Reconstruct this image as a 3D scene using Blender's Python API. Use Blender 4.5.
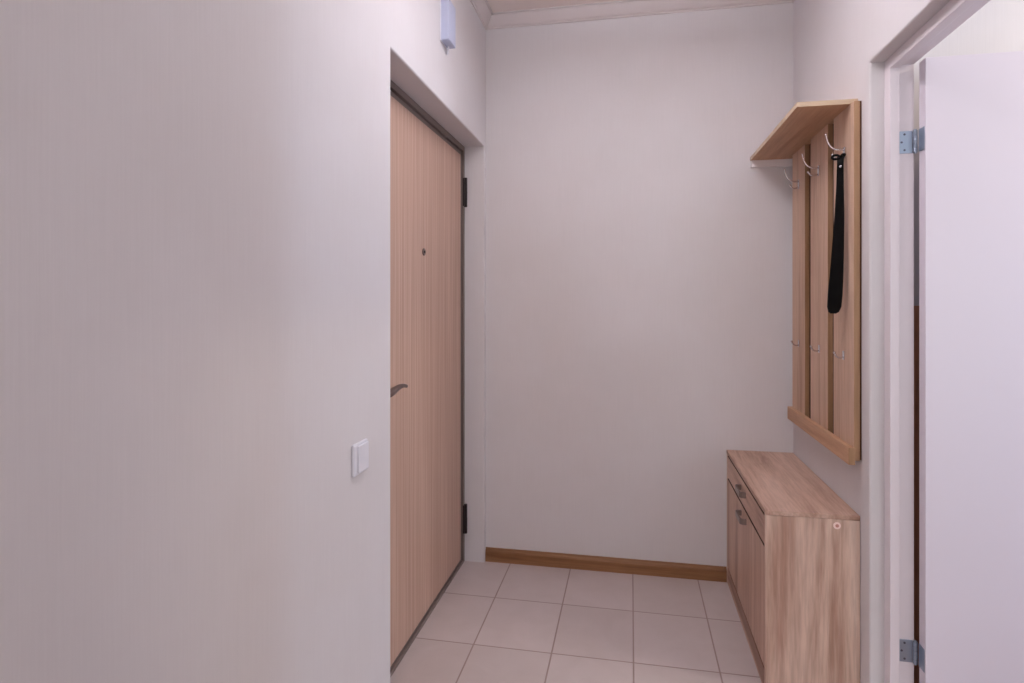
import bpy, bmesh, math
from mathutils import Vector, Matrix

for o in list(bpy.data.objects):
    bpy.data.objects.remove(o, do_unlink=True)
scn = bpy.context.scene
COL = scn.collection

# ------------------------------------------------------------------ camera
cam_d = bpy.data.cameras.new('camera')
cam = bpy.data.objects.new('camera', cam_d)
COL.objects.link(cam)
cam.location = (0, 0, 1.3217)
cam.rotation_euler = (math.pi / 2, 0, 0.1947)
cam_d.sensor_width = 36
cam_d.lens = 601.3 / 1024 * 36
cam_d.shift_y = -42.4 / 1024
cam_d.clip_start = 0.02
scn.camera = cam

# ------------------------------------------------------------------ world, exposure, lights
w = bpy.data.worlds.new('world')
scn.world = w
w.use_nodes = True
w.node_tree.nodes['Background'].inputs['Color'].default_value = (0.9, 0.86, 0.95, 1)
w.node_tree.nodes['Background'].inputs['Strength'].default_value = 0.05
scn.view_settings.view_transform = 'Standard'
scn.view_settings.look = 'None'
scn.view_settings.gamma = 1
scn.view_settings.use_curve_mapping = False
scn.view_settings.exposure = 0.0


def area(name, loc, size, power, color, rot=(0, 0, 0), size_y=None, shape='DISK'):
    d = bpy.data.lights.new(name, 'AREA')
    d.shape = shape
    d.size = size
    if size_y:
        d.size_y = size_y
    d.energy = power
    d.color = color
    o = bpy.data.objects.new(name, d)
    COL.objects.link(o)
    o.location = loc
    o.rotation_euler = rot
    return o


# ceiling lamp of the hall, added fill lights without a real source,
# and the lamp of the room behind the doorway
area('hall_ceiling_light', (0.0, 1.70, 2.54), 0.24, 5.0, (1.0, 0.96, 1.0))
area('hall_bounce_fill', (0.0, 1.85, 2.56), 0.34, 14.5, (0.90, 0.93, 1.0), rot=(math.pi, 0, 0))  # added upward fill that imitates ceiling bounce, no such uplighter in the hall
area('hall_rear_fill', (0.0, -1.9, 1.5), 1.3, 16.5, (1.0, 0.94, 0.86), rot=(math.pi / 2, 0, 0), size_y=2.2, shape='RECTANGLE')  # added soft fill in front of the closed hall end
area('room_window', (3.28, 0.62, 1.45), 1.6, 18.5, (0.64, 0.79, 1.0), rot=(0, math.pi / 2, 0), size_y=1.36, shape='RECTANGLE')
area('room_strip_fill', (3.28, 1.40, 1.45), 1.6, 14.5, (0.64, 0.79, 1.0), rot=(0, math.pi / 2, 0), size_y=0.2, shape='RECTANGLE')  # added narrow source for the light edge on the left wall, no door
area('room_ceiling_light', (2.0, 1.60, 2.60), 0.3, 20.0, (1.0, 0.86, 0.66))
area('room_leaf_fill', (1.9, -1.9, 1.4), 1.8, 29.0, (0.86, 0.95, 1.0), rot=(math.pi / 2, 0, 0), size_y=1.8, shape='RECTANGLE')  # added fill that brightens the open door leaf, no window on this side

# ------------------------------------------------------------------ room numbers (metres)
XL, XR, D = -0.7197, 0.7344, 2.9617      # left wall, right wall, back wall
ZC = 2.744                               # ceiling
YB = -2.0                                # hall end behind the camera
XR2 = 0.843                              # other face of the right wall
DY0, DY1, DZ = 1.734, 2.933, 2.090       # entrance opening in the left wall
JY0, JY1, JZ = 1.21, 2.065, 2.062        # doorway in the right wall


# ------------------------------------------------------------------ materials
def new_mat(name, rough=0.6, metallic=0.0, color=(0.8, 0.8, 0.8), spec=0.5):
    m = bpy.data.materials.new(name)
    m.use_nodes = True
    nt = m.node_tree
    b = nt.nodes['Principled BSDF']
    b.inputs['Roughness'].default_value = rough
    b.inputs['Metallic'].default_value = metallic
    b.inputs['Base Color'].default_value = (*color, 1)
    b.inputs['Specular IOR Level'].default_value = spec
    return m, nt, b


def coords(nt, scale=(1, 1, 1), loc=(0, 0, 0), rot=(0, 0, 0)):
    tc = nt.nodes.new('ShaderNodeTexCoord')
    mp = nt.nodes.new('ShaderNodeMapping')
    mp.inputs['Scale'].default_value = scale
    mp.inputs['Location'].default_value = loc
    mp.inputs['Rotation'].default_value = rot
    nt.links.new(tc.outputs['Object'], mp.inputs['Vector'])
    return mp.outputs['Vector']


def noise(nt, vec, scale, detail=3, rough=0.5, dist=0.0):
    n = nt.nodes.new('ShaderNodeTexNoise')
    n.inputs['Scale'].default_value = scale
    n.inputs['Detail'].default_value = detail
    n.inputs['Roughness'].default_value = rough
    n.inputs['Distortion'].default_value = dist
    nt.links.new(vec, n.inputs['Vector'])
    return n.outputs['Fac']


def ramp(nt, fac, stops):
    r = nt.nodes.new('ShaderNodeValToRGB')
    el = r.color_ramp.elements
    while len(el) < len(stops):
        el.new(0.5)
    for e, (p, c) in zip(el, stops):
        e.position = p
        e.color = (*c, 1)
    nt.links.new(fac, r.inputs['Fac'])
    return r.outputs['Color']


def mix(nt, fac, a, b, mode='MIX'):
    m = nt.nodes.new('ShaderNodeMix')
    m.data_type = 'RGBA'
    m.blend_type = mode
    if isinstance(fac, (int, float)):
        m.inputs[0].default_value = fac
    else:
        nt.links.new(fac, m.inputs[0])
    for i, v in ((6, a), (7, b)):
        if isinstance(v, tuple):
            m.inputs[i].default_value = (*v, 1)
        else:
            nt.links.new(v, m.inputs[i])
    return m.outputs[2]


def bump(nt, b, height, strength, dist=0.001):
    n = nt.nodes.new('ShaderNodeBump')
    n.inputs['Strength'].default_value = strength
    n.inputs['Distance'].default_value = dist
    nt.links.new(height, n.inputs['Height'])
    nt.links.new(n.outputs['Normal'], b.inputs['Normal'])


def S(r, g, b):   # sRGB 0-255 to linear
    f = lambda v: (v / 255 / 12.92) if v / 255 <= 0.04045 else ((v / 255 + 0.055) / 1.055) ** 2.4
    return (f(r), f(g), f(b))


def wallpaper(name, col, stripes):
    m, nt, b = new_mat(name, 0.75, spec=0.25)
    v = coords(nt, (1, 1, 0.02))
    n1 = noise(nt, v, 260, 2, 0.6)
    v2 = coords(nt, (1, 1, 1))
    n2 = noise(nt, v2, 2.2, 4, 0.55)
    c = ramp(nt, n1, [(0.3, tuple(x * (1 - stripes) for x in col)), (0.7, tuple(min(1, x * (1 + stripes)) for x in col))])
    c2 = ramp(nt, n2, [(0.35, (0.965, 0.955, 0.945)), (0.65, (1, 1, 1))])
    nt.links.new(mix(nt, 1.0, c, c2, 'MULTIPLY'), b.inputs['Base Color'])
    bump(nt, b, n1, 0.25, 0.0006)
    return m


M = {}
M['wall'] = wallpaper('embossed_wallpaper', S(222, 219, 223), 0.014)
M['ceiling'] = new_mat('ceiling_paint', 0.8, color=S(236, 224, 220))[0]
M['reveal'] = wallpaper('plaster', S(226, 217, 222), 0.01)

# ceramic tiles
m, nt, b = new_mat('ceramic_floor_tiles', 0.38, spec=0.45)
v = coords(nt, loc=(-0.0106 + 9.0, -2.965 + 0.3677 * 10, 0))
br = nt.nodes.new('ShaderNodeTexBrick')
br.offset = 0.0
br.squash = 1.0
br.inputs['Scale'].default_value = 1.0
br.inputs['Brick Width'].default_value = 0.30
br.inputs['Row Height'].default_value = 0.3677
br.inputs['Mortar Size'].default_value = 0.0034
br.inputs['Mortar Smooth'].default_value = 0.3
br.inputs['Bias'].default_value = 0.0
br.inputs['Color1'].default_value = (*S(202, 190, 190), 1)
br.inputs['Color2'].default_value = (*S(196, 184, 183), 1)
br.inputs['Mortar'].default_value = (*S(158, 139, 134), 1)
nt.links.new(v, br.inputs['Vector'])
n1 = noise(nt, coords(nt), 7, 6, 0.6, 0.6)
c2 = ramp(nt, n1, [(0.3, (0.93, 0.92, 0.91)), (0.7, (1, 1, 1))])
nt.links.new(mix(nt, 1.0, br.outputs['Color'], c2, 'MULTIPLY'), b.inputs['Base Color'])
inv = nt.nodes.new('ShaderNodeMath')
inv.operation = 'SUBTRACT'
inv.inputs[0].default_value = 1
nt.links.new(br.outputs['Fac'], inv.inputs[1])
bump(nt, b, inv.outputs[0], 0.5, 0.0015)
M['tiles'] = m


def wood(name, axis, light, mid, dark, scale=1.0, rough=0.45, wavy=0.6, fine=0.35, con=0.0):
    """grain runs along axis (0,1,2)"""
    m, nt, b = new_mat(name, rough, spec=0.35)
    sc = [1.0, 1.0, 1.0]
    sc[axis] = 0.07
    v = coords(nt, tuple(sc))
    n1 = noise(nt, v, 10 * scale, 5, 0.6, wavy)
    n2 = noise(nt, v, 120 * scale, 3, 0.6, 0.1)
    base = ramp(nt, n1, [(0.36 - 0.04 * (1 - con), dark), (0.49, mid), (0.61 + 0.04 * (1 - con), light)])
    fin = ramp(nt, n2, [(0.35, (1 - fine, 1 - fine * 1.08, 1 - fine * 1.12)), (0.6, (1, 1, 1))])
    col = mix(nt, 1.0, base, fin, 'MULTIPLY')
    nt.links.new(col, b.inputs['Base Color'])
    bump(nt, b, n2, 0.12, 0.0005)
    return m


OAK = (S(234, 212, 197), S(220, 192, 175), S(184, 148, 130))
OAK_SHADE = (S(214, 184, 168), S(198, 164, 146), S(156, 120, 102))  # same oak darkened for top and fronts, shading put into the colour
M['oak_z'] = wood('sonoma_oak_upright', 2, *OAK, scale=0.9, fine=0.16, wavy=0.9, con=0.55)
M['oak_front'] = wood('sonoma_oak_front_shaded', 2, *OAK_SHADE, fine=0.14, wavy=0.8)
M['oak_y'] = wood('sonoma_oak_lengthwise_shaded', 1, *OAK_SHADE, fine=0.16, wavy=0.9, con=0.55)
M['oak_x'] = wood('sonoma_oak_crosswise', 0, *OAK, fine=0.14)
M['slat'] = wood('oak_slat', 2, S(212, 180, 158), S(200, 166, 143), S(172, 136, 113), scale=1.0, fine=0.12)
M['slat_y'] = wood('oak_rail', 1, S(208, 170, 138), S(196, 153, 120), S(168, 124, 92), scale=1.0, fine=0.12)
M['edge'] = wood('oak_edge_band', 2, S(182, 148, 116), S(166, 130, 98), S(146, 110, 80), fine=0.08)
M['edge_x'] = wood('oak_edge_band_shelf', 0, S(216, 196, 172), S(206, 184, 158), S(190, 166, 140), fine=0.06)
M['base_x'] = wood('oak_baseboard', 0, S(168, 126, 92), S(150, 108, 74), S(122, 82, 52), fine=0.15, rough=0.4)
M['plug'] = new_mat('plastic_plug', 0.4, color=S(250, 226, 220))[0]

# laminate of the entrance door: thin upright stripes
m, nt, b = new_mat('pale_laminate', 0.42, spec=0.35)
v = coords(nt, (1, 1, 0.012))
n1 = noise(nt, v, 95, 2, 0.5)
n2 = noise(nt, v, 26, 2, 0.5)
c1 = ramp(nt, n1, [(0.36, S(188, 154, 136)), (0.52, S(197, 164, 146)), (0.66, S(207, 176, 159))])
c2 = ramp(nt, n2, [(0.3, (0.93, 0.92, 0.91)), (0.7, (1, 1, 1))])
nt.links.new(mix(nt, 1.0, c1, c2, 'MULTIPLY'), b.inputs['Base Color'])
M['laminate'] = m

M['steel_paint'] = new_mat('grey_brown_powder_coat', 0.5, color=S(120, 105, 100))[0]
M['steel_dark'] = new_mat('dark_hinge_steel', 0.45, 0.3, color=S(46, 36, 38))[0]
M['gasket'] = new_mat('rubber_gasket', 0.8, color=S(48, 38, 38))[0]
M['bronze'] = new_mat('dark_nickel', 0.35, 0.8, color=S(120, 104, 100))[0]
M['chrome'] = new_mat('chrome', 0.18, 1.0, color=S(215, 212, 216))[0]
M['zinc'] = new_mat('zinc_steel', 0.38, 0.75, color=S(160, 172, 190))[0]
M['screw'] = new_mat('screw_steel', 0.4, 0.8, color=S(95, 95, 108))[0]
M['pull'] = new_mat('brushed_grey_pull', 0.35, 0.8, color=S(150, 138, 134))[0]
M['white_plastic'] = new_mat('white_plastic', 0.35, color=S(228, 228, 238))[0]
M['blue_white'] = new_mat('cool_white_plastic', 0.4, color=S(190, 196, 222))[0]
M['white_paint'] = new_mat('white_satin_paint', 0.42, color=S(232, 224, 230))[0]
M['moulding'] = new_mat('moulding_paint', 0.6, color=S(214, 205, 206))[0]
M['door_film'] = new_mat('white_door_film', 0.38, color=S(222, 215, 226))[0]
M['white_edge'] = new_mat('white_edging', 0.4, color=S(240, 236, 240))[0]
M['black'] = new_mat('black_plastic', 0.45, color=(0.002, 0.0018, 0.002), spec=0.12)[0]
M['gap_shade'] = new_mat('painted_gap_shade', 0.8, color=S(70, 42, 30))[0]  # dark colour stands in for the shade inside the cabinet gaps
M['slat_shade'] = new_mat('slat_gap_shade', 0.8, color=S(84, 48, 28))[0]  # shade behind the slats put into a dark colour
M['room_panel'] = wood('brown_wall_panel', 2, S(214, 160, 128), S(202, 144, 112), S(176, 118, 88), fine=0.15)
M['room_floor'] = wood('brown_laminate_floor', 0, S(150, 96, 62), S(128, 78, 46), S(96, 54, 30), fine=0.2)


# ------------------------------------------------------------------ mesh helpers
def obj(name, bm, mat, parent=None, smooth=False):
    me = bpy.data.meshes.new(name)
    bmesh.ops.recalc_face_normals(bm, faces=bm.faces[:])
    bm.to_mesh(me)
    bm.free()
    o = bpy.data.objects.new(name, me)
    COL.objects.link(o)
    for mm in (mat if isinstance(mat, (list, tuple)) else [mat]):
        me.materials.append(mm)
    if smooth:
        for p in me.polygons:
            p.use_smooth = True
    if parent:
        o.parent = parent
        o.matrix_parent_inverse = Matrix.Translation(-world_loc(parent))
    return o


def world_loc(o):
    # every mesh is authored in world coordinates; only Empties carry a location
    return Vector(o.location)


def tag(o, label=None, cat=None, group=None, kind=None):
    if label: o['label'] = label
    if cat: o['category'] = cat
    if group: o['group'] = group
    if kind: o['kind'] = kind
    return o


def empty(name, loc, label, cat, group=None, kind=None):
    o = bpy.data.objects.new(name, None)
    COL.objects.link(o)
    o.location = loc
    o.empty_display_size = 0.05
    return tag(o, label, cat, group, kind)


def box(bm, x0, x1, y0, y1, z0, z1, bev=0.0, seg=2):
    x0, x1 = sorted((x0, x1)); y0, y1 = sorted((y0, y1)); z0, z1 = sorted((z0, z1))
    vs = [bm.verts.new((x, y, z)) for x in (x0, x1) for y in (y0, y1) for z in (z0, z1)]
    fs = [(0, 1, 3, 2), (4, 6, 7, 5), (0, 4, 5, 1), (2, 3, 7, 6), (0, 2, 6, 4), (1, 5, 7, 3)]
    faces = [bm.faces.new([vs[i] for i in f]) for f in fs]
    bmesh.ops.recalc_face_normals(bm, faces=faces)
    if bev > 0:
        es = list({e for f in faces for e in f.edges})
        bmesh.ops.bevel(bm, geom=es, offset=bev, segments=seg, affect='EDGES', profile=0.5)
    return bm


def B(*a, **k):
    return box(bmesh.new(), *a, **k)


def prism(bm, pts, axis, a, b):
    """polygon pts given in the two other axes, extruded along axis from a to b"""
    def P(p, t):
        l = [p[0], p[1]]
        l.insert(axis, t)
        return l
    lo = [bm.verts.new(P(p, a)) for p in pts]
    hi = [bm.verts.new(P(p, b)) for p in pts]
    n = len(pts)
    fs = [bm.faces.new(lo), bm.faces.new(hi[::-1])]
    for i in range(n):
        fs.append(bm.faces.new((lo[i], lo[(i + 1) % n], hi[(i + 1) % n], hi[i])))
    bmesh.ops.recalc_face_normals(bm, faces=fs)
    return bm


def smooth_path(pts, rad, n=6):
    out, orad = [], []
    P = [Vector(p) for p in pts]
    for i in range(len(P) - 1):
        p0, p1, p2, p3 = P[max(i - 1, 0)], P[i], P[i + 1], P[min(i + 2, len(P) - 1)]
        for k in range(n):
            t = k / n
            out.append(0.5 * ((2 * p1) + (-p0 + p2) * t + (2 * p0 - 5 * p1 + 4 * p2 - p3) * t * t + (-p0 + 3 * p1 - 3 * p2 + p3) * t ** 3))
            orad.append(rad[i] * (1 - t) + rad[i + 1] * t)
    out.append(P[-1]); orad.append(rad[-1])
    return out, orad


def tube(bm, pts, rad, seg=12, flat=None):
    """round tube along a smoothed path; rad is a number or one per point"""
    if isinstance(rad, (int, float)):
        rad = [rad] * len(pts)
    P, R = smooth_path(pts, rad)
    rings = []
    up = Vector((0, 0, 1))
    for i, p in enumerate(P):
        d = (P[min(i + 1, len(P) - 1)] - P[max(i - 1, 0)]).normalized()
        if abs(d.dot(up)) > 0.95:
            up = Vector((0, 1, 0)) if abs(d.y) < 0.9 else Vector((1, 0, 0))
        s = d.cross(up).normalized()
        u = s.cross(d).normalized()
        up = u
        fx = flat if flat else 1.0
        rings.append([bm.verts.new(p + (s * math.cos(2 * math.pi * k / seg) * fx + u * math.sin(2 * math.pi * k / seg)) * R[i]) for k in range(seg)])
    for a, b_ in zip(rings, rings[1:]):
        for k in range(seg):
            bm.faces.new((a[k], a[(k + 1) % seg], b_[(k + 1) % seg], b_[k]))
    bm.faces.new(rings[0][::-1]); bm.faces.new(rings[-1])
    return bm


def cyl(bm, c, axis, r, h, seg=24, bev=0.0):
    """cylinder centred at c, along axis"""
    rot = {0: Matrix.Rotation(math.pi / 2, 4, 'Y'), 1: Matrix.Rotation(math.pi / 2, 4, 'X'), 2: Matrix.Identity(4)}[axis]
    r_ = bmesh.ops.create_cone(bm, cap_ends=True, segments=seg, radius1=r, radius2=r, depth=h, matrix=Matrix.Translation(c) @ rot)
    if bev:
        fs = {f for v in r_['verts'] for f in v.link_faces if len(f.verts) > 4}
        es = {e for f in fs for e in f.edges}
        bmesh.ops.bevel(bm, geom=list(es), offset=bev, segments=2, affect='EDGES', profile=0.5)
    return bm


def ball(bm, c, r):
    bmesh.ops.create_uvsphere(bm, u_segments=14, v_segments=9, radius=r, matrix=Matrix.Translation(c))
    return bm


# ------------------------------------------------------------------ the setting
def struct(name, bm, mat):
    return tag(obj(name, bm, mat), kind='structure')


def bevel_where(bm, test, off, seg=3):
    es = [e for e in bm.edges if test(e)]
    bmesh.ops.bevel(bm, geom=es, offset=off, segments=seg, affect='EDGES', profile=0.5)


struct('floor', B(-1.05, XR2 - 0.02, YB, D + 0.1, -0.05, 0), M['tiles'])
struct('ceiling', B(-1.05, 3.4, YB, D + 0.1, ZC, ZC + 0.06), M['ceiling'])

bm = prism(bmesh.new(), [(YB, 0), (DY0, 0), (DY0, DZ), (DY1, DZ), (DY1, 0), (D, 0), (D, ZC), (YB, ZC)], 0, XL, -1.02)


def left_edge(e):
    a, b_ = e.verts[0].co, e.verts[1].co
    if abs(a.x - XL) > 1e-4 or abs(b_.x - XL) > 1e-4:
        return False
    if abs(a.y - DY0) < 1e-4 and abs(b_.y - DY0) < 1e-4: return True
    if abs(a.y - DY1) < 1e-4 and abs(b_.y - DY1) < 1e-4: return True
    return abs(a.z - DZ) < 1e-4 and abs(b_.z - DZ) < 1e-4


bevel_where(bm, left_edge, 0.006)
struct('wall_left', bm, M['wall'])

struct('wall_back', B(-1.02, XR2, D, D + 0.1, 0, ZC), M['wall'])

bm = prism(bmesh.new(), [(YB, 0), (JY0, 0), (JY0, JZ), (JY1, JZ), (JY1, 0), (D, 0), (D, ZC), (YB, ZC)], 0, XR, XR2)


def right_edge(e):
    a, b_ = e.verts[0].co, e.verts[1].co
    if abs(a.x - XR) > 1e-4 or abs(b_.x - XR) > 1e-4:
        return False
    for y in (JY0, JY1):
        if abs(a.y - y) < 1e-4 and abs(b_.y - y) < 1e-4: return True
    return abs(a.z - JZ) < 1e-4 and abs(b_.z - JZ) < 1e-4


bevel_where(bm, right_edge, 0.006)
struct('wall_right', bm, M['wall'])
struct('wall_front', B(-1.02, 3.4, YB - 0.1, YB, 0, ZC), M['wall'])

# the room behind the doorway
struct('floor_room', B(XR2 - 0.02, 3.4, YB, D + 0.1, -0.05, 0), M['room_floor'])
struct('wall_room_back', B(XR2, 3.4, 2.18, 2.28, 0, ZC), M['wall'])
struct('wall_room_right', B(3.3, 3.4, YB, 2.18, 0, ZC), M['wall'])

struct('trim_4', B(XR2 + 0.001, 1.30, 2.166, 2.179, 0, 1.30, bev=0.002), M['room_panel'])

# crown mouldings
CR = [(0, -.060), (.007, -.060), (.007, -.052), (.014, -.047), (.026, -.030), (.036, -.014), (.040, -.005), (.050, -.005), (.050, 0), (0, 0)]
struct('trim_1', prism(bmesh.new(), [(D - d, ZC + z) for d, z in CR], 0, XL, XR), M['moulding'])
struct('trim_2', prism(bmesh.new(), [(XL + d, ZC + z) for d, z in CR], 1, YB, D), M['moulding'])
struct('trim_3', prism(bmesh.new(), [(XR - d, ZC + z) for d, z in CR], 1, YB, D), M['moulding'])

# oak baseboard of the back wall
BBP = [(D, 0), (D - .016, 0), (D - .016, .048), (D - .013, .056), (D - .007, .060), (D - .005, .066), (D, .067)]
struct('baseboard_back', prism(bmesh.new(), BBP, 0, XL + 0.002, 0.4405), M['base_x'])

# ------------------------------------------------------------------ entrance door in the left wall
XF = -0.826
door = empty('door_1', (XF, (DY0 + DY1) / 2, 0), 'beige laminate entrance door in a grey-brown steel frame, set back in the left wall', 'door', kind='structure')
# steel frame: outer flange with an inner step
fr = bmesh.new()
FW = 0.028


def frame_ring(bm, x0, x1, inset0, inset1, zb0, zb1):
    y0, y1, z1 = DY0 + inset0, DY1 - inset0, DZ - inset0
    a0, a1, c1 = DY0 + inset1, DY1 - inset1, DZ - inset1
    box(bm, x0, x1, y0, a0, 0, z1, 0.0008)
    box(bm, x0, x1, a1, y1, 0, z1, 0.0008)
    box(bm, x0, x1, a0, a1, c1, z1, 0.0008)
    box(bm, x0, x1, a0, a1, 0, zb1, 0.0008)


frame_ring(fr, XF - 0.06, XF + 0.004, 0.0005, 0.026, 0, 0.014)
obj('door_frame', fr, M['steel_paint'], door)
g = bmesh.new()
frame_ring(g, XF - 0.05, XF - 0.010, 0.026, 0.033, 0, 0.018)
obj('gasket', g, M['gasket'], door)
# leaf: steel rim plus laminate panel
LY0, LY1, LZ0, LZ1 = DY0 + 0.031, DY1 - 0.031, 0.016, DZ - 0.031
obj('leaf_rim', B(XF - 0.055, XF - 0.004, LY0, LY1, LZ0, LZ1, bev=0.002), M['steel_paint'], door)
RIM = 0.022
obj('leaf', B(XF - 0.010, XF + 0.002, LY0 + RIM, 2.866, 0.034, 2.036, bev=0.0015), M['laminate'], door)
for z in (1.858, 0.218):
    h = bmesh.new()
    cyl(h, (XF + 0.012, DY1 - 0.012, z), 2, 0.0085, 0.147, 20, 0.002)
    hg = obj('door_hinge', h, M['steel_dark'], door, smooth=False)
    k = bmesh.new()
    cyl(k, (XF + 0.012, DY1 - 0.012, z), 2, 0.0092, 0.003, 20)
    box(k, XF + 0.002, XF + 0.009, DY1 - 0.028, DY1 - 0.002, z - 0.07, z + 0.07, 0.0005)
    obj('hinge_leaf', k, M['steel_dark'], hg)
# peephole
p = bmesh.new()
cyl(p, (XF + 0.004, 2.323, 1.513), 0, 0.015, 0.006, 28, 0.002)
ph = obj('peephole', p, M['bronze'], door)
p = bmesh.new()
cyl(p, (XF + 0.0075, 2.323, 1.513), 0, 0.006, 0.002, 20)
obj('peephole_lens', p, M['black'], ph)
# lever handle
p = bmesh.new()
box(p, XF + 0.002, XF + 0.008, 1.825, 1.868, 0.90, 1.12, 0.0025)
pl = obj('handle_plate', p, M['bronze'], door)
p = bmesh.new()
tube(p, [(XF + 0.006, 1.846, 1.012), (XF + 0.035, 1.846, 1.012), (XF + 0.050, 1.856, 1.012), (XF + 0.053, 1.885, 1.016), (XF + 0.053, 1.93, 1.022), (XF + 0.052, 1.975, 1.0215), (XF + 0.050, 2.010, 1.015)],
     [0.012, 0.0125, 0.014, 0.0125, 0.009, 0.007, 0.006], 14)
obj('lever_handle', p, M['bronze'], door, smooth=True)

# ------------------------------------------------------------------ interior door frame + open door on the right
FX0, FXR, FX1 = 0.776, 0.803, 0.843
YF, YR = 2.022, 2.034
jd = empty('door_2', (0.81, 1.63, 0), 'white interior door standing open into the next room, in a white frame with steel hinges', 'door', kind='structure')
f_ = bmesh.new()


def jamb(bm, z0, z1):
    # far jamb (L section: stop + rabbet), near jamb mirrored
    box(bm, FX0, FXR, YF, JY1, z0, z1, 0.002)
    box(bm, FXR, FX1 + 0.004, YR, JY1, z0, z1, 0.0006)
    n0 = JY0
    box(bm, FX0, FXR, n0, n0 + 0.043, z0, z1, 0.002)
    box(bm, FXR, FX1 + 0.004, n0, n0 + 0.031, z0, z1, 0.0006)


jamb(f_, 0, JZ - 0.0005)
box(f_, FX0, FXR, JY0 + 0.04, YF + 0.003, JZ - 0.036, JZ - 0.0005, 0.002)
box(f_, FXR, FX1 + 0.004, JY0 + 0.03, YR + 0.001, JZ - 0.024, JZ - 0.0005, 0.0006)
obj('door_frame', f_, M['white_paint'], jd)
EX = 0.855
lf = obj('leaf', B(EX, EX + 0.78, 1.980, 2.020, 0.008, 2.036, bev=0.0012), M['door_film'], jd)
hh = bmesh.new()
for sx in (2.020 + 0.0, 1.980 - 0.0):
    sgn = 1 if sx > 2 else -1
    cyl(hh, (EX + 0.72, sx + sgn * 0.004, 1.02), 1, 0.025, 0.008, 24, 0.001)
    cyl(hh, (EX + 0.72, sx + sgn * 0.025, 1.02), 1, 0.008, 0.05, 16)
    box(hh, EX + 0.61, EX + 0.73, sx + sgn * 0.040, sx + sgn * 0.050, 1.011, 1.029, 0.003)
obj('door_handle', hh, M['zinc'], jd)
for z in (1.800, 0.249):
    hb = bmesh.new()
    ht = 0.034
    # flap on the frame rabbet
    box(hb, 0.806, 0.842, YR - 0.0022, YR - 0.0002, z - ht, z + ht, 0.0006)
    hinge = obj('door_hinge', hb, M['zinc'], jd)
    hb = bmesh.new()
    box(hb, EX - 0.0024, EX - 0.0004, 1.984, 2.018, z - ht, z + ht, 0.0006)
    obj('hinge_flap', hb, M['zinc'], hinge)
    hb = bmesh.new()
    for k in range(5):
        zz = z - ht + (k + 0.5) * (2 * ht / 5)
        cyl(hb, (0.8475, 2.0265, zz), 2, 0.0062, 2 * ht / 5 - 0.0012, 18, 0.0005)
    cyl(hb, (0.8475, 2.0265, z), 2, 0.0036, 2 * ht + 0.006, 14, 0.0008)
    obj('hinge_pin', hb, M['zinc'], hinge)
    for dx, dz in ((0.820, 0.024), (0.812, 0.0), (0.820, -0.024)):
        sb = bmesh.new()
        cyl(sb, (dx, YR - 0.0026, z + dz), 1, 0.0033, 0.0012, 14, 0.0003)
        obj('screw', sb, M['screw'], hinge)

# ------------------------------------------------------------------ shoe cabinet
CX, CY, CZ, CE = 0.4424, 2.138, 0.616, XR - 0.0015
CY1 = D - 0.0015
cab = empty('shoe_cabinet', (0.588, 2.55, 0), 'low light-oak shoe cabinet with a drawer and flap door against the right wall', 'cabinet')
T = 0.016
obj('top_board', B(CX - 0.001, CE, CY - 0.0005, CY1, CZ - T, CZ, bev=0.0015), M['oak_y'], cab)
for y0 in (CY, CY1 - T):
    obj('side_panel', B(CX, CE, y0, y0 + T, 0, CZ - T - 0.0004, bev=0.0006), M['oak_z'], cab)
obj('dark_backing', B(CE - 0.004, CE - 0.001, CY + T, CY1 - T, 0.01, CZ - T - 0.001), M['gap_shade'], cab)
obj('bottom_board', B(CX + 0.02, CE - 0.005, CY + T, CY1 - T, 0.055, 0.069), M['gap_shade'], cab)
obj('plinth', B(CX + 0.0005, CX + T, CY + T + 0.0005, CY1 - T - 0.0005, 0, 0.070, bev=0.0006), M['oak_y'], cab)
obj('divider_board', B(CX + 0.02, CE - 0.005, CY + T, CY1 - T, 0.482, 0.494), M['gap_shade'], cab)


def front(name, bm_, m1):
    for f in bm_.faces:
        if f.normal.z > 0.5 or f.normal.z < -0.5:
            f.material_index = 1  # top and bottom edges painted dark as gap shade
    return obj(name, bm_, [m1, M['gap_shade']], cab)


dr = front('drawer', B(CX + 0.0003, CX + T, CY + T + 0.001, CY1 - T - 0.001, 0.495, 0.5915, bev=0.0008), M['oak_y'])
bx = bmesh.new()
for a in ((CX + T, CE - 0.03, CY + T + 0.012, CY + T + 0.024, 0.50, 0.57), (CX + T, CE - 0.03, CY1 - T - 0.024, CY1 - T - 0.012, 0.50, 0.57), (CE - 0.04, CE - 0.03, CY + T + 0.024, CY1 - T - 0.024, 0.50, 0.57)):
    box(bx, *a)
obj('drawer_box', bx, M['gap_shade'], dr)
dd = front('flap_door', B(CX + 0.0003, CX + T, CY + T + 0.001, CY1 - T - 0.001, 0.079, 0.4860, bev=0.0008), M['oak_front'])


def pull(yc, zc, parent):
    p = bmesh.new()
    w2 = 0.058
    # straight bar handle: flat face on two short feet, ends chamfered towards the front
    prof = [(-w2, 0.0), (-w2, 0.016), (-w2 + 0.012, 0.024), (w2 - 0.012, 0.024), (w2, 0.016), (w2, 0.0), (w2 - 0.010, 0.0), (w2 - 0.010, 0.012), (w2 - 0.018, 0.018), (-w2 + 0.018, 0.018), (-w2 + 0.010, 0.012), (-w2 + 0.010, 0.0)]
    prism(p, [(CX - d, yc + a) for a, d in prof], 2, zc - 0.010, zc + 0.010)
    return obj('handle', p, M['pull'], parent)


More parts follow.
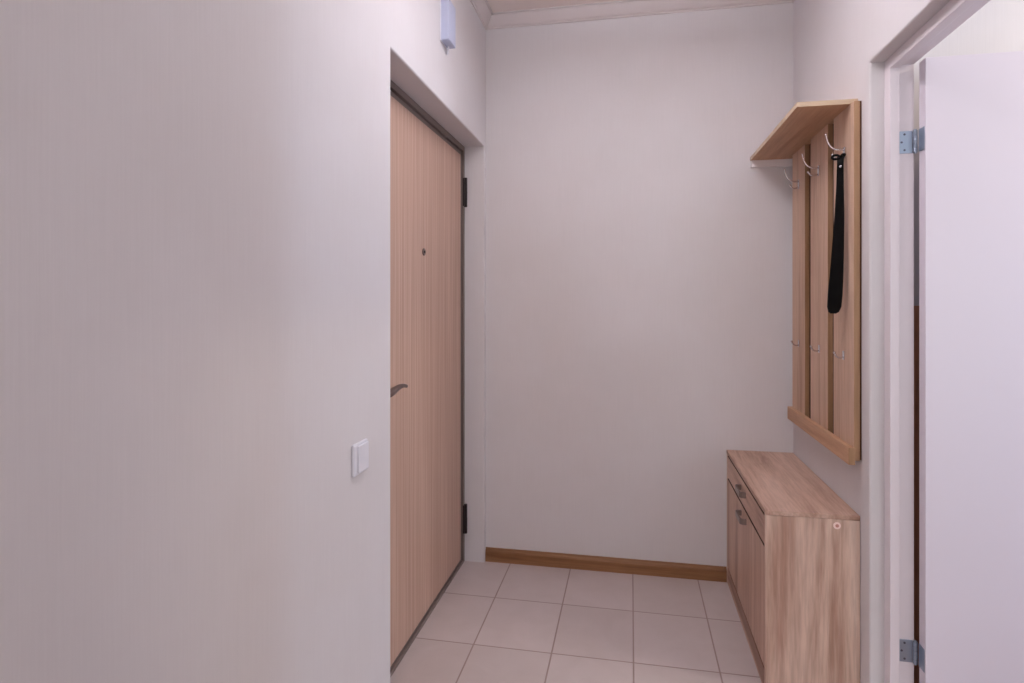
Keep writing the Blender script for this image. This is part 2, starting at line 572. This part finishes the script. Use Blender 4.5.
pull(2.54, 0.553, dr)
pull(2.53, 0.452, dd)
p = bmesh.new()
cyl(p, (0.663, CY - 0.0012, 0.580), 1, 0.0115, 0.0022, 28, 0.0008)
pg = obj('round_plug', p, M['plug'], cab)
pg['label'] = 'small round pale pink plastic cap on the side'
p = bmesh.new()
cyl(p, (0.663, CY - 0.0026, 0.580), 1, 0.0055, 0.0008, 20)
obj('plug_centre', p, new_mat('plug_centre_plastic', 0.45, color=S(206, 150, 140))[0], pg)

# ------------------------------------------------------------------ coat rack
SX = 0.711
rack = empty('coat_rack', (XR, 2.55, 0.79), 'light-oak wall coat rack with three upright slats, a top shelf and chrome hooks', 'coat rack')
slats = [(2.688, 2.884), (2.392, 2.608), (2.128, 2.328)]
for a, b_ in slats:
    sb = B(SX, SX + 0.0175, a, b_, 0.797, 1.9645, bev=0.0008)
    sb.faces.ensure_lookup_table()
    for f in sb.faces:
        if abs(f.normal.y) > 0.5:
            f.material_index = 1
    obj('slat', sb, [M['slat'], M['edge']], rack)
obj('dark_backing', B(SX + 0.0180, XR - 0.0008, 2.129, 2.878, 0.80, 1.9640), M['slat_shade'], rack)  # added dark sheet, painted shade between slats and wall
obj('top_shelf', B(0.5475, XR - 0.001, 2.160, D - 0.0015, 1.9648, 1.9808, bev=0.0008), M['slat_y'], rack)
obj('shelf_edge', B(0.5475, XR - 0.001, 2.1585, 2.1600, 1.9650, 1.9806), M['edge_x'], rack)
obj('shelf_edge', B(0.5460, 0.5475, 2.1585, D - 0.0015, 1.9650, 1.9806), M['edge_x'], rack)
cl = obj('end_strip', B(0.5485, SX + 0.018, D - 0.016, D - 0.0015, 1.9320, 1.9640, bev=0.001), M['white_edge'], rack)
cl['label'] = 'white strip under the far end of the shelf'
rb = B(0.691, SX - 0.0005, 2.116, 2.888, 0.786, 0.841, bev=0.0012)
for f in rb.faces:
    if abs(f.normal.y) > 0.5:
        f.material_index = 1
obj('bottom_rail', rb, [M['slat_y'], M['edge']], rack)

UP, DN = 1.820, 1.132
for i, y in enumerate((2.777, 2.500, 2.215)):
    p = bmesh.new()
    box(p, SX - 0.0035, SX - 0.0002, y - 0.009, y + 0.009, UP - 0.024, UP + 0.016, 0.0015)
    hk = obj('hook', p, M['chrome'], rack)
    p = bmesh.new()
    tube(p, [(SX - 0.003, y, UP + 0.008), (SX - 0.022, y, UP + 0.008), (SX - 0.042, y, UP + 0.018), (SX - 0.053, y, UP + 0.038), (SX - 0.058, y, UP + 0.060)],
         [0.0038, 0.0033, 0.0029, 0.0027, 0.0029], 10)
    ball(p, (SX - 0.0585, y, UP + 0.062), 0.0042)
    obj('long_prong', p, M['chrome'], hk, smooth=True)
    p = bmesh.new()
    tube(p, [(SX - 0.003, y, UP - 0.018), (SX - 0.018, y, UP - 0.022), (SX - 0.030, y, UP - 0.018), (SX - 0.037, y, UP - 0.009)], 0.0033, 10)
    ball(p, (SX - 0.0375, y, UP - 0.008), 0.0046)
    obj('short_prong', p, M['chrome'], hk, smooth=True)
for i, y in enumerate((2.777, 2.492, 2.223)):
    p = bmesh.new()
    box(p, SX - 0.003, SX - 0.0002, y - 0.008, y + 0.008, DN - 0.016, DN + 0.014, 0.0014)
    hk = obj('hook', p, M['chrome'], rack)
    p = bmesh.new()
    tube(p, [(SX - 0.003, y, DN - 0.008), (SX - 0.014, y, DN - 0.010), (SX - 0.024, y, DN - 0.004), (SX - 0.029, y, DN + 0.006)], 0.003, 10)
    ball(p, (SX - 0.0295, y, DN + 0.007), 0.0046)
    obj('short_prong', p, M['chrome'], hk, smooth=True)

# ------------------------------------------------------------------ shoehorn hanging from the nearest upper hook
HY = 2.188
path = [(1.800, 0.690, .0115, .0035), (1.775, 0.689, .011, .003), (1.70, 0.688, .0125, .0026), (1.60, 0.686, .0165, .0022), (1.50, 0.682, .020, .002),
        (1.40, 0.677, .023, .002), (1.34, 0.673, .025, .002), (1.296, 0.670, .024, .002), (1.279, 0.668, .018, .002), (1.273, 0.667, .009, .002)]
bm = bmesh.new()
rings = []
NW = 10
for z, x, w2, t in path:
    ring = []
    for s_ in (0, 1):
        rng = range(NW + 1) if s_ == 0 else range(NW, -1, -1)
        for k in rng:
            a = -1 + 2 * k / NW
            cup = (1 - a * a) * 0.004 * min(1, w2 / 0.018)     # curved cross-section
            # blade wide along y with a slight turn towards the hall
            th = t * (1 if s_ == 0 else -1) * 0.5 * (1 - 0.7 * abs(a) ** 3)
            ring.append(bm.verts.new((x + cup + th + a * w2 * 0.7, HY - a * w2 * 0.7, z)))
    rings.append(ring)
for a, b_ in zip(rings, rings[1:]):
    n = len(a)
    for k in range(n):
        bm.faces.new((a[k], a[(k + 1) % n], b_[(k + 1) % n], b_[k]))
bm.faces.new(rings[0]); bm.faces.new(rings[-1][::-1])
bmesh.ops.remove_doubles(bm, verts=bm.verts[:], dist=1e-5)
horn = obj('shoehorn', bm, M['black'], smooth=True)
tag(horn, 'long black shoehorn hanging from a chrome hook of the oak coat rack', 'shoehorn')
p = bmesh.new()
# loop of cord over the hook with a knot on each side
LY = 2.203
tube(p, [(0.690, HY - 0.002, 1.797), (0.683, LY - 0.004, 1.806), (0.674, LY - 0.002, 1.806), (0.668, LY, 1.800), (0.674, LY - 0.004, 1.793), (0.688, LY - 0.010, 1.794), (0.700, LY - 0.012, 1.801), (0.704, LY - 0.010, 1.807), (0.696, LY - 0.010, 1.806), (0.691, HY - 0.002, 1.799)], 0.0042, 8)
obj('hanging_loop', p, M['black'], horn, smooth=True)
p = bmesh.new()
cyl(p, (0, 0, 0), 1, 0.0040, 0.003, 16, 0.0008)
bmesh.ops.rotate(p, verts=p.verts[:], cent=(0, 0, 0), matrix=Matrix.Rotation(math.radians(-45), 3, 'Z'))
bmesh.ops.translate(p, verts=p.verts[:], vec=(0.6885, HY - 0.0035, 1.765))
rv = obj('rivet', p, M['chrome'], horn)

# ------------------------------------------------------------------ light switch
sw = empty('light_switch', (XL, 1.52, 0.897), 'white single rocker light switch on the left wall beside the entrance door recess', 'light switch')
obj('switch_plate', B(XL + 0.0003, XL + 0.009, 1.466, 1.550, 0.853, 0.938, bev=0.003), M['white_plastic'], sw)
obj('rocker', B(XL + 0.009, XL + 0.0145, 1.484, 1.545, 0.859, 0.932, bev=0.002), M['white_plastic'], sw)

# ------------------------------------------------------------------ door chime
ch = empty('door_chime', (XL, 2.26, 2.319), 'small pale blue-white door chime box high on the left wall above the entrance door', 'door chime')
obj('chime_case', B(XL + 0.0003, XL + 0.036, 2.219, 2.309, 2.320, 2.480, bev=0.004, seg=3), M['blue_white'], ch)
obj('chime_back', B(XL + 0.0002, XL + 0.004, 2.215, 2.313, 2.316, 2.484, bev=0.001), M['white_plastic'], ch)
p = bmesh.new()
tube(p, [(XL + 0.012, 2.285, 2.322), (XL + 0.012, 2.286, 2.310), (XL + 0.009, 2.288, 2.300), (XL + 0.006, 2.289, 2.292)], 0.004, 8)
obj('cable', p, M['white_plastic'], ch, smooth=True)
